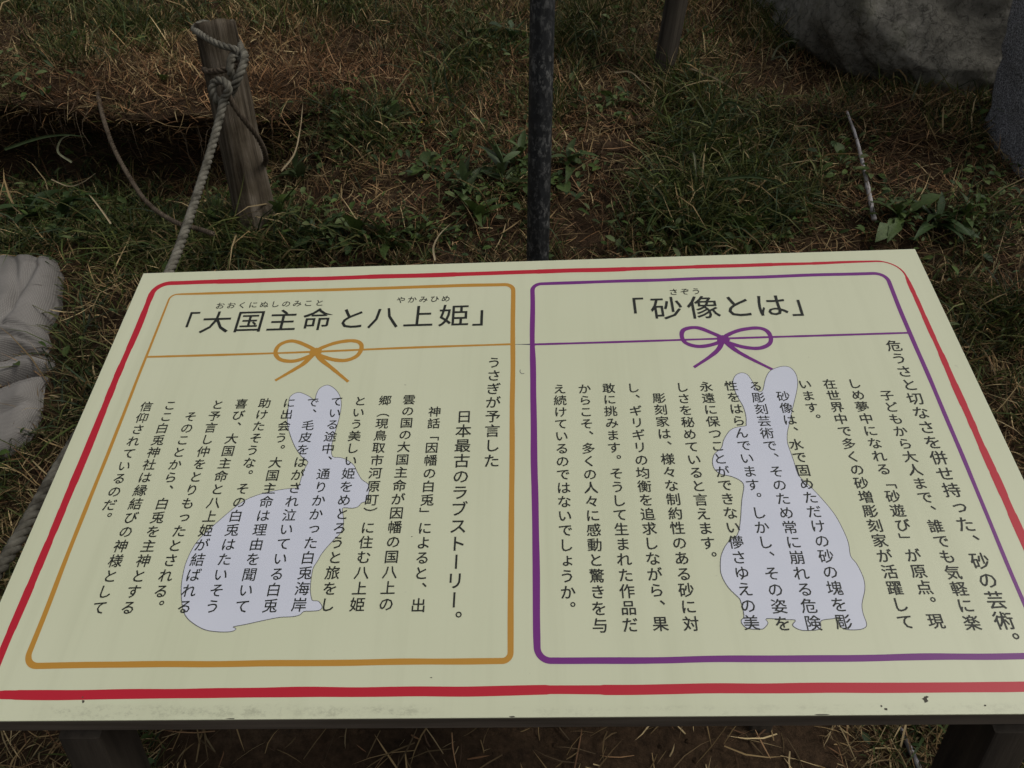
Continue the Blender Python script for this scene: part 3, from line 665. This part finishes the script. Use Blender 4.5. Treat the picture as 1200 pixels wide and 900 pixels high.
# ------------------------------------------------------------ pale stick, rod
def stick(name, pts, r0, r1, mat_, label, cat, nodes=0):
    P = catmull([Vector(p) for p in pts], 10); n = len(P)
    rad = [r0+(r1-r0)*i/(n-1) for i in range(n)]
    if nodes:
        for k in range(1, nodes+1): rad[int(n*k/(nodes+1))] *= 1.22
    o = link(name, mesh_pd(name, *tube_data(P, rad, 10)), mat=mat_, smooth=True); tag(o, label, cat)
    return o
def gp(px, py, up=.012): q = ground_at(px, py); return q+Vector((0, -.4, .9)).normalized()*up
stick('dry_stick', [gp(989, 140, .03), gp(1000, 172, .03), gp(1009, 215, .035), gp(1020, 266, .03)], .0040, .0075, M_stick, 'pale grey bare stick lying down the slope in dry grass right of the posts', 'stick', 3)
stick('metal_rod', [(.80, 1.20, .10), (.815, 1.12, .07), (.835, .9, .02)], .006, .006, M_rod, 'thin grey rod lying beside the right leg under the sign', 'rod')

# ------------------------------------------------------------ grey sack
def sack():
    nu, nv = 84, 110; vs = []; fs = []
    # outline in a ground-hugging frame: u across, v along the slope (far to near)
    for side in (1, 0):
        for j in range(nv+1):
            v_ = j/nv
            py = 306+236*v_
            right = np.interp(v_, [0, .1, .25, .38, .46, .56, .66, .78, .9, 1], [70, 79, 75, 62, 69, 74, 60, 55, 38, 8])
            left = np.interp(v_, [0, .5, 1], [-110, -150, -90])
            for i in range(nu+1):
                u_ = i/nu; px = left+(right-left)*u_
                q = SK(px, py)
                e = min(u_, 1-u_)*2; f = min(v_, 1-v_)*2
                ed = (1-(1-min(1, e*4))**2)**.5*(1-(1-min(1, f*6))**2)**.5
                wv_ = .035*n3(u_*2.5, v_*3, 2)+.014*n3(u_*8, v_*6, 4)
                h = (.06+.03*math.sin(math.pi*v_)+.03*n3(u_*2.0+4, v_*2.6)+.007*n3(u_*6, v_*8))*ed
                for c0, k0, am, wd in ((.40, .10, .010, .012), (.455, .06, .014, .010), (.515, -.16, .040, .026), (.56, -.22, .012, .010), (.645, -.30, .042, .022),
                                       (.69, -.32, .010, .010), (.80, -.25, .012, .02)):
                    h -= 1.5*am*ed*math.exp(-((v_-(c0+k0*(u_-.8)+wv_))/wd)**2)
                h -= .02*ed*math.exp(-((u_-(.90-.30*v_+wv_))/.03)**2)*(1-smst(.36, .42, v_))
                h -= .012*ed*math.exp(-((u_-(.74+.25*v_+wv_))/.02)**2)*(1-smst(.30, .38, v_))
                if not side: h = -.03
                vs.append(q+NRM*h)
    k = nu+1; off = (nv+1)*k
    for s_ in (0, 1):
        for j in range(nv):
            for i in range(nu):
                a = s_*off+j*k+i; f_ = (a, a+1, a+k+1, a+k); fs.append(f_ if s_ else f_[::-1])
    ring = [(0, i) for i in range(nu)]+[(j, nu) for j in range(nv)]+[(nv, i) for i in range(nu, 0, -1)]+[(j, 0) for j in range(nv, 0, -1)]
    for q in range(len(ring)):
        a = ring[q][0]*k+ring[q][1]; b_ = ring[(q+1) % len(ring)]; b_ = b_[0]*k+b_[1]; fs.append((a, b_, b_+off, a+off))
    me = mesh_pd('sack', vs, fs); uv = me.uv_layers.new(name='UVMap')
    for l in me.loops:
        i_ = l.vertex_index % off; uv.data[l.index].uv = ((i_ % k)/nu*1.6, (i_//k)/nv*1.8)
    bmx = bmesh.new(); bmx.from_mesh(me); bmesh.ops.recalc_face_normals(bmx, faces=bmx.faces[:]); bmx.to_mesh(me); bmx.free()
    return me
SKA = ground_at(20, 306); SKB = ground_at(20, 545); NRM = Vector((0, -.47, .88)).normalized()
def SK(px, py):
    t_ = (py-306)/236; r = ray(px, py); o_ = Vector((0, 0, EYE)); d = ((SKA+NRM*.0)-o_).dot(NRM2)/r.dot(NRM2); return o_+r*d
NRM2 = (SKB-SKA).cross(Vector((1, 0, 0))).normalized()
if NRM2.z < 0: NRM2 = -NRM2
NRM = NRM2
o = link('sack', sack(), mat=M_sack, smooth=True); tag(o, 'crumpled pale grey woven sack lying on the grass left of the sign', 'sack')

# ------------------------------------------------------------ the sign
BO = Vector((-.58505, 1.14937, EYE-.46065))
BX = Vector((.9988225, -.0235305, .0424246)).normalized(); BY = Vector((.0062866, .929901, .3677561)); BY = (BY-BX*BY.dot(BX)).normalized(); BN = BX.cross(BY)
BM = Matrix((BX, BY, BN)).transposed().to_4x4(); BM.translation = BO
W_, H_ = 1.2, .67434
sign = empty('information_sign', (0, .8, 0)); tag(sign, 'tilted cream information board with two framed Japanese texts and pale rabbit shapes', 'sign')
SI = Matrix.Translation((0, -.8, 0))
def box_mesh(name, x0, x1, y0, y1, z0, z1, bev=.001, seg=2):
    bm = bmesh.new(); bmesh.ops.create_cube(bm, size=1)
    for v_ in bm.verts: v_.co = Vector(((x0+x1)/2+v_.co.x*(x1-x0), (y0+y1)/2+v_.co.y*(y1-y0), (z0+z1)/2+v_.co.z*(z1-z0)))
    if bev: bmesh.ops.bevel(bm, geom=bm.edges[:], offset=bev, segments=seg, affect='EDGES', profile=.6)
    me = bpy.data.meshes.new(name); bm.to_mesh(me); bm.free(); return me
# panel in its own frame: x right, y up the board (0 at the top edge), z out of the face
panel = link('panel', box_mesh('panel', 0, W_, -H_, 0, -.003, 0, .0006), sign, M_panel); panel.matrix_basis = SI @ BM
bk = link('backing_board', box_mesh('backing_board', .002, W_-.002, -H_+.0015, -.002, -.044, -.0032, .002), sign, M_board); bk.matrix_basis = SI @ BM
for y0, y1 in ((-H_+.03, -H_+.09), (-.10, -.04)):
    c_ = link('cross_rail', box_mesh('cross_rail', .06, W_-.06, y0, y1, -.0842, -.0442, .002), sign, M_board); c_.matrix_basis = SI @ BM
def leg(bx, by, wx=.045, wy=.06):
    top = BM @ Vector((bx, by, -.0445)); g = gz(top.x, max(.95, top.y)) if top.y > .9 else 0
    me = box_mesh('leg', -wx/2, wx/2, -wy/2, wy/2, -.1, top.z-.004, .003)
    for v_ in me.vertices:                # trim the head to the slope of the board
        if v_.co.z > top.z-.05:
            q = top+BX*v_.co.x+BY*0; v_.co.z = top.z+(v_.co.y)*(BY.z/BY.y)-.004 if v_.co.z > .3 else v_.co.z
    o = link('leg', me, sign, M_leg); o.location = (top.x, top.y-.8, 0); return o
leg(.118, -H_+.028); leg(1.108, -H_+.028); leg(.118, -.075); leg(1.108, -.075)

ZL = {'frame': .00012, 'rabbit': .00032, 'outline': .00037, 'ink': .00042}
def flat(name, polys, z, mat_):          # polys: list of (verts2d mm (x right,y down), faces)
    vs, fs = [], []
    for P, F in polys:
        q = len(vs); vs += [(x/1000, -y/1000, z) for x, y in P]
        for f_ in F:
            a, b_, c = [Vector(P[i]) for i in f_[:3]]
            cr = (b_-a).x*(c-a).y-(b_-a).y*(c-a).x
            fs.append(tuple(q+i for i in (f_ if cr < 0 else f_[::-1])))
    me = mesh_pd(name, vs, fs); o = link(name, me, None, mat_); o.parent = panel; return o
def stroke(P, wfun, closed=False):
    P = [Vector(p) for p in P]; n = len(P); vs = []; fs = []; s_ = 0
    for i in range(n):
        a = P[(i-1) % n] if closed or i else P[0]; b_ = P[(i+1) % n] if closed or i < n-1 else P[-1]
        t_ = (b_-a).normalized() if (b_-a).length > 1e-6 else Vector((1, 0)); nn_ = Vector((-t_.y, t_.x)); w_ = wfun(i/(n-1), P[i])/2
        vs += [tuple(P[i]-nn_*w_), tuple(P[i]+nn_*w_)]
    for i in range(n if closed else n-1):
        j = (i+1) % n; fs.append((2*i, 2*i+1, 2*j+1, 2*j))
    return vs, fs
def rrect(x0, y0, x1, y1, rs, step=4, wob=.5, seed=0):
    rtl, rtr, rbr, rbl = rs; P = []
    def arc(cx, cy, r, a0, a1):
        n = 10
        for k in range(n+1):
            a = math.radians(a0+(a1-a0)*k/n); P.append((cx+r*math.cos(a), cy+r*math.sin(a)))
    def line(a, b_):
        L = math.hypot(b_[0]-a[0], b_[1]-a[1]); n = int(L/step)
        for k in range(1, n): P.append((a[0]+(b_[0]-a[0])*k/n, a[1]+(b_[1]-a[1])*k/n))
    arc(x0+rtl, y0+rtl, rtl, 180, 270); line((x0+rtl, y0), (x1-rtr, y0)); arc(x1-rtr, y0+rtr, rtr, 270, 360)
    line((x1, y0+rtr), (x1, y1-rbr)); arc(x1-rbr, y1-rbr, rbr, 0, 90); line((x1-rbr, y1), (x0+rbl, y1)); arc(x0+rbl, y1-rbl, rbl, 90, 180); line((x0, y1-rbl), (x0, y0+rtl))
    return [(x+wob*n3(x*.012+seed, y*.012, 1), y+wob*n3(x*.012+seed, y*.012, 5)) for x, y in P]
def wred(f, p):
    x, y = p; w_ = 9.6
    if y < 60: w_ = np.interp(x, [28, 200, 700, 1000, 1140, 1170], [9.2, 9.2, 8.6, 6.5, 3.2, 3.2])
    elif x > 1100 and y < 600: w_ = np.interp(y, [40, 60, 110, 150, 260, 480], [4, 4.5, 7.5, 6.2, 8.2, 10])
    elif x < 60: w_ = np.interp(y, [40, 150, 400, 600], [8.6, 9.6, 9.8, 9.0])
    return w_+.9*n3(x*.015, y*.02, 3)+.5*math.copysign(1, n3(x*.008, y*.03, 9))
flat('red_border', [stroke(rrect(28, 24.5, 1169, 648, (24, 34, 20, 8), wob=1.2, seed=1), wred, True)], ZL['frame'], M_red)
def wyel(f, p):
    x, y = p
    if x < 70: w_ = np.interp(y, [60, 160, 500, 620], [3.0, 3.8, 5.6, 6.6])
    elif y < 60: w_ = np.interp(x, [60, 120, 300, 590], [3.4, 5, 6.0, 6.8])
    else: w_ = 6.6
    return w_+.5*n3(x*.02, y*.02, 4)
flat('ochre_frame', [stroke(rrect(58.5, 50, 588, 617.5, (11, 13, 9, 15), wob=1., seed=3), wyel, True)], ZL['frame'], M_yel)
def wpur(f, p):
    x, y = p
    if x < 640 and y > 60: w_ = np.interp(y, [60, 170, 200, 590, 618], [7.0, 7.2, 8.2, 8.4, 7.0])
    elif x > 1120: w_ = np.interp(y, [60, 250, 420, 580], [6.2, 5.8, 4.8, 4.6])
    else: w_ = 6.9 if y > 300 else 6.4
    return w_+.6*n3(x*.02, y*.02, 6)
flat('purple_frame', [stroke(rrect(616.5, 50.5, 1140.5, 617.5, (14, 18, 14, 14), wob=1.4, seed=5), wpur, True)], ZL['frame'], M_pur)
def bow(name, C, loopL, loopR, tailL, tailR, line_, mt):
    def cr(P, closed=False): return [tuple(q.xy) for q in catmull([(x, y, 0) for x, y in P], 8, closed)]
    def ww(base_, e=0): return lambda f, p: base_+.7*n3(p[0]*.12, p[1]*.12, base_)-e*f
    polys = []
    for L in (loopL, loopR): polys.append(stroke(cr([C]+L, True), ww(6.2), True))
    for T_ in (tailL, tailR): polys.append(stroke(cr([C]+T_), ww(8.2, 4.2)))
    a = [(C[0]+9*math.cos(q*.39)*(1+.1*math.sin(q*2.1)), C[1]+7.5*math.sin(q*.39)) for q in range(16)]
    polys.append((a, [tuple(range(16))]))
    # each piece on a sheet of its own so none share a plane
    vs, fs = [], []
    for q, (P, F) in enumerate(polys):
        z = ZL['frame']+.00003*(q+2)
        o_ = len(vs); vs += [(x/1000, -y/1000, z) for x, y in P]
        for f_ in F:
            A, B_, Cc = [Vector(P[i]) for i in f_[:3]]; crs = (B_-A).x*(Cc-A).y-(B_-A).y*(Cc-A).x
            fs.append(tuple(o_+i for i in (f_ if crs < 0 else f_[::-1])))
    o = link(name, mesh_pd(name, vs, fs), None, mt); o.parent = panel
    lp = [tuple(q.xy) for q in catmull([(x, y, 0) for x, y in line_], 14)]
    flat('ribbon_line', [stroke(lp, lambda f, p: 3.7+1.0*n3(p[0]*.01, 2)+.5*n3(p[0]*.05, 7))], ZL['frame']+.00003, mt)
bow('ribbon_bow', (305.9, 175.4), [(287, 161), (266.8, 153.3), (251, 160), (247.6, 174.9), (257, 188), (276, 191.9), (293, 186)],
    [(328, 161), (352.5, 156), (367, 160), (371.5, 171.3), (366, 186), (349.2, 193.2), (325, 188)], [(293, 196), (280.9, 207.3), (257.5, 226.5)], [(316, 190), (332.6, 205.3), (361, 232)],
    [(60, 176.5), (200, 176.3), (306, 175.2), (440, 172.4), (588, 171)], M_yel)
bow('ribbon_bow', (883, 172.4), [(866, 158), (849, 149.2), (832, 152), (826.5, 163), (830, 177), (845.8, 184.5), (866, 182)],
    [(904, 158), (931, 153), (945, 158), (949, 171.1), (944, 184), (927.4, 191), (903, 186)], [(874, 190), (859.9, 203.8), (835.5, 222)], [(894, 190), (909.6, 205.5), (940.5, 230)],
    [(617, 172.6), (730, 172.3), (883, 171.2), (1010, 170.6), (1140, 169.9)], M_pur)
flat('joining_line', [stroke([(589, 171.3), (600, 171.8), (607, 172.2), (617, 172.4)], lambda f, p: .9+2.0*f*f)], ZL['frame']-.00005, M_inkthin)
RL = [(284.0, 256.1), (293.6, 248.6), (305.5, 253.0), (314.3, 259.1), (319.5, 263.6), (319.7, 253.4), (322.7, 242.6), (332.8, 236.9), (345.2, 245.3), (354.4, 260.3), (357.4, 277.8), (357.0, 298.3), (354.9, 320.3), (353.9, 338.2), (357.4, 354.5), (367.8, 356.4), (377.2, 360.5), (387.0, 368.5), (392.8, 378.8), (399.9, 389.8), (408.7, 396.6), (411.3, 405.7), (409.4, 420.1), (404.2, 423.1), (400.0, 428.6), (392.6, 430.4), (384.0, 429.4), (381.5, 432.1), (384.8, 444.6), (385.6, 455.3), (383.5, 464.3), (377.7, 471.7), (369.9, 482.7), (364.6, 492.1), (362.4, 498.5), (358.5, 507.6), (358.1, 517.6), (359.1, 532.7), (362.0, 543.6), (364.6, 547.7), (371.2, 548.5), (376.4, 555.1), (373.6, 559.1), (364.1, 559.9), (356.4, 560.2), (352.5, 564.1), (344.6, 566.0), (329.3, 566.7), (310.8, 570.4), (292.5, 574.4), (280.1, 576.8), (283.9, 578.8), (281.9, 581.3), (275.2, 582.5), (262.2, 582.0), (248.8, 579.6), (234.1, 572.4), (222.4, 563.0), (214.4, 548.3), (208.1, 527.8), (205.6, 506.7), (206.2, 493.7), (209.1, 479.0), (215.2, 465.7), (228.8, 447.7), (244.2, 429.2), (258.2, 416.0), (276.5, 407.6), (297.1, 402.7), (312.5, 400.7), (320.9, 399.5), (322.7, 385.5), (324.7, 372.1), (327.2, 362.8), (324.0, 359.2), (316.9, 353.1), (305.1, 337.0), (293.2, 313.1), (287.7, 296.4), (284.9, 273.6)]
RRb = [(884.5, 245.7), (889.9, 237.0), (898.0, 233.8), (904.9, 237.5), (908.9, 248.5), (910.8, 257.7), (914.2, 266.4), (920.2, 264.2), (926.6, 247.0), (934.4, 233.5), (944.9, 226.9), (956.2, 224.3), (964.6, 227.5), (969.0, 238.7), (967.8, 254.2), (961.4, 273.2), (952.2, 295.3), (943.9, 316.8), (937.7, 332.6), (934.4, 348.2), (935.3, 363.5), (936.2, 375.2), (937.1, 394.7), (941.9, 403.9), (949.5, 415.0), (958.9, 431.8), (967.4, 450.9), (972.0, 471.4), (973.5, 487.7), (971.8, 503.5), (975.7, 512.2), (977.9, 521.7), (978.8, 532.6), (976.4, 544.2), (969.0, 560.2), (967.5, 571.4), (968.0, 582.4), (963.3, 587.0), (952.5, 588.3), (942.2, 586.7), (939.3, 580.4), (941.2, 574.2), (934.9, 575.7), (925.6, 576.7), (920.6, 578.6), (919.2, 584.9), (914.0, 587.9), (899.0, 588.1), (891.5, 584.5), (890.5, 581.4), (894.2, 576.8), (883.5, 576.2), (864.1, 574.8), (864.7, 579.5), (860.8, 584.2), (855.9, 586.4), (842.5, 585.5), (837.3, 580.8), (837.0, 576.1), (840.3, 572.9), (840.8, 565.0), (839.8, 553.6), (837.5, 549.6), (829.1, 538.6), (824.3, 525.1), (824.4, 514.9), (827.4, 501.0), (834.2, 488.7), (841.0, 481.6), (850.4, 474.6), (856.6, 458.1), (863.3, 429.8), (869.3, 410.2), (866.4, 402.1), (856.3, 395.8), (844.8, 392.5), (838.2, 385.2), (837.1, 374.9), (841.4, 362.8), (851.2, 354.5), (856.0, 342.6), (864.6, 329.7), (873.5, 323.7), (886.8, 321.4), (888.5, 318.7), (890.6, 304.5), (889.6, 289.7), (886.4, 278.4), (884.0, 266.9), (882.9, 255.4)]
for P in (RL, RRb):
    S = [tuple(q.xy) for q in catmull([(x, y, 0) for x, y in P], 3, True)]
    tri = tessellate_polygon([[Vector((x, y, 0)) for x, y in S]])
    flat('rabbit_silhouette', [(S, [tuple(f_) for f_ in tri])], ZL['rabbit'], M_rab)
    flat('silhouette_outline', [stroke(S, lambda f, p: .75, True)], ZL['outline'], M_inkthin)

# lettering: every line of text one flat printed mesh
GLY = {}
lines = [
 # text, kind, x (mm), y of first cell centre (mm), pitch, em
 ('信仰されているのだ。', 'v', 87, 266.5, 19.1, 17.6), ('ここ白兎神社は縁結びの神様として', 'v', 120, 265.5, 19.13, 17.6),
 ('　そのことから、白兎を主神とする', 'v', 153.8, 266.3, 19.1, 17.6), ('と予言し仲をとりもったとされる。', 'v', 186.2, 266.3, 19.1, 17.6),
 ('喜び、大国主命と八上姫が結ばれる', 'v', 218.8, 265.8, 19.13, 17.6), ('助けたそうな。その白兎はたいそう', 'v', 251, 265.6, 19.15, 17.6),
 ('に出会う。大国主命は理由を聞いて', 'v', 285, 266.2, 19.13, 17.6), ('で、毛皮をはがされ泣いている白兎', 'v', 317.2, 266.4, 19.1, 17.6),
 ('ている途中、通りかかった白兎海岸', 'v', 350, 266, 19.08, 17.6), ('という美しい姫をめとろうと旅をし', 'v', 382, 266, 19.1, 17.6),
 ('郷（現鳥取市河原町）に住む八上姫', 'v', 416, 266, 19.12, 17.6), ('雲の国の大国主命が因幡の国八上の', 'v', 448.6, 265.6, 19.14, 17.6),
 ('　神話「因幡の白兎」によると、出', 'v', 484.8, 267.8, 19.12, 17.6), ('日本最古のラブストーリー。', 'v', 524.5, 296, 23.0, 21.8), ('うさぎが予言した', 'v', 562.3, 204.3, 23.1, 21.2),
 ('え続けているのではないでしょうか。', 'v', 651.7, 253.8, 19.2, 17.8), ('からこそ、多くの人々に感動と驚きを与', 'v', 685, 254.7, 19.14, 17.8),
 ('敢に挑みます。そうして生まれた作品だ', 'v', 717.4, 254.4, 19.14, 17.8), ('し、ギリギリの均衡を追求しながら、果', 'v', 750, 255, 19.06, 17.8),
 ('　彫刻家は、様々な制約性のある砂に対', 'v', 782.7, 254, 19.14, 17.8), ('しさを秘めていると言えます。', 'v', 815, 256, 19.05, 17.8),
 ('永遠に保つことができない儚さゆえの美', 'v', 847, 256, 19.0, 17.8), ('性をはらんでいます。しかし、その姿を', 'v', 880, 255.6, 19.1, 17.8),
 ('る彫刻芸術で、そのため常に崩れる危険', 'v', 912, 257.2, 19.0, 17.8), ('　砂像は、水で固めただけの砂の塊を彫', 'v', 944.5, 256.2, 19.0, 17.8),
 ('います。', 'v', 977, 256, 19.2, 17.8), ('在世界中で多くの砂増彫刻家が活躍して', 'v', 1009.3, 256.6, 19.02, 17.8),
 ('しめ夢中になれる「砂遊び」が原点。現', 'v', 1041, 257, 18.98, 17.8), ('　子どもから大人まで、誰でも気軽に楽', 'v', 1077.7, 258.6, 19.02, 17.8),
 ('危うさと切なさを併せ持った、砂の芸術。', 'v', 1111.6, 192.9, 22.77, 21.2),
 ('「大国主命と八上姫」', 'h', (94, 145.5, 196, 246, 298, 349.4, 397, 449, 501, 551), 111.5, 0, 47),
 ('「砂像とは」', 'h', (757, 812, 864.5, 914, 961.8, 1011), 109.5, 0, 48.5),
 ('おおくにぬしのみこと', 'h', tuple(143.3+16.92*k for k in range(10)), 77.6, 0, 14.4), ('やかみひめ', 'h', tuple(419.4+16.9*k for k in range(5)), 76.6, 0, 14.4),
 ('さぞう', 'h', (825.7, 842.3, 858.8), 76.8, 0, 14.4)]
chars = sorted(set(''.join(l[0] for l in lines))-{'　'})
tmp = []
for off_, key in ((0, 'n'), (-.001, 't')):
    for ch in chars:
        c = bpy.data.curves.new('glyph', 'FONT'); c.body = ch; c.resolution_u = 2; c.offset = off_
        o = bpy.data.objects.new('glyph', c); COL.objects.link(o); tmp.append((ch, key, o, c))
dg = bpy.context.evaluated_depsgraph_get()
for ch, key, o, c in tmp:
    me = bpy.data.meshes.new_from_object(o.evaluated_get(dg)); vv = [v_.co.copy() for v_ in me.vertices]
    GLY[ch, key] = (vv, [tuple(p_.vertices) for p_ in me.polygons]); bpy.data.meshes.remove(me)
for ch, key, o, c in tmp: bpy.data.objects.remove(o); bpy.data.curves.remove(c)
for text, kind, x0, y0, pitch, em in lines:
    vs, fs = [], []
    for k, ch in enumerate(text):
        if ch == '　': continue
        cx = x0 if kind == 'v' else x0[k]; cy = y0+pitch*k
        gv, gf = GLY[ch, 't' if em > 30 else 'n']; q = len(vs); dx = dy = 0
        if kind == 'v':
            if ch in '、。': dx, dy = .58, .56
            elif ch in 'っょ': dx, dy = .06, .06
        sh = (.14 if em > 16 else .05) if em < 30 else .22
        for e_, sg in enumerate(((-sh, -sh), (sh, sh), (sh, -sh), (-sh, sh))):     # ink laid slightly fat
            q = len(vs)
            for v_ in gv:
                lx, ly = v_.x-.5, v_.y-.38
                if kind == 'v' and ch in 'ー「」（）': lx, ly = ly, -lx
                vs.append(((cx+sg[0]+(lx+dx)*em)/1000, (-cy+sg[1]+(ly+dy)*em)/1000, ZL['ink']+.000015*e_))
            fs += [tuple(q+i for i in f_) for f_ in gf]
    me = mesh_pd('lettering', vs, fs); o = link('lettering', me, None, M_ink); o.parent = panel
# chips and scuffs
def chip(x, y, r, n=7, seed=0, sy=1.):
    rs_ = random.Random(seed); P = [(x+r*rs_.uniform(.45, 1.2)*math.cos(6.283*k/n), y+sy*r*rs_.uniform(.45, 1.2)*math.sin(6.283*k/n)) for k in range(n)]
    return (P, [tuple(range(n))])
flat('scuff', [chip(1004.5, 660, 3.4, 9, 1), chip(1007, 657.5, 1.6, 6, 2), chip(963, 669, 2.6, 7, 3, .6), chip(959.5, 666, 1.2, 6, 6), chip(1061, 666, 1.3, 7, 4), chip(138, 655, 1.8, 7, 5), chip(136, 651, .9, 6, 15),
                chip(505, 634, 1.6, 7, 8, .4), chip(440.9, 240, 1.4, 6, 9, .3), chip(470, 470, 1.2, 6, 10, .5), chip(590, 673.5, 4, 7, 11, .2), chip(900, 673.6, 9, 8, 12, .07), chip(300, 673.5, 6, 8, 13, .1)], ZL['frame']+.00005, M_wear)
flat('scratch_mark', [stroke([(602+4*math.cos(a), 221+4.5*math.sin(a)) for a in [1.0, 1.5, 2.0, 2.6, 3.2, 3.8]], lambda f, p: .8)], ZL['frame']+.00005, M_inkthin)
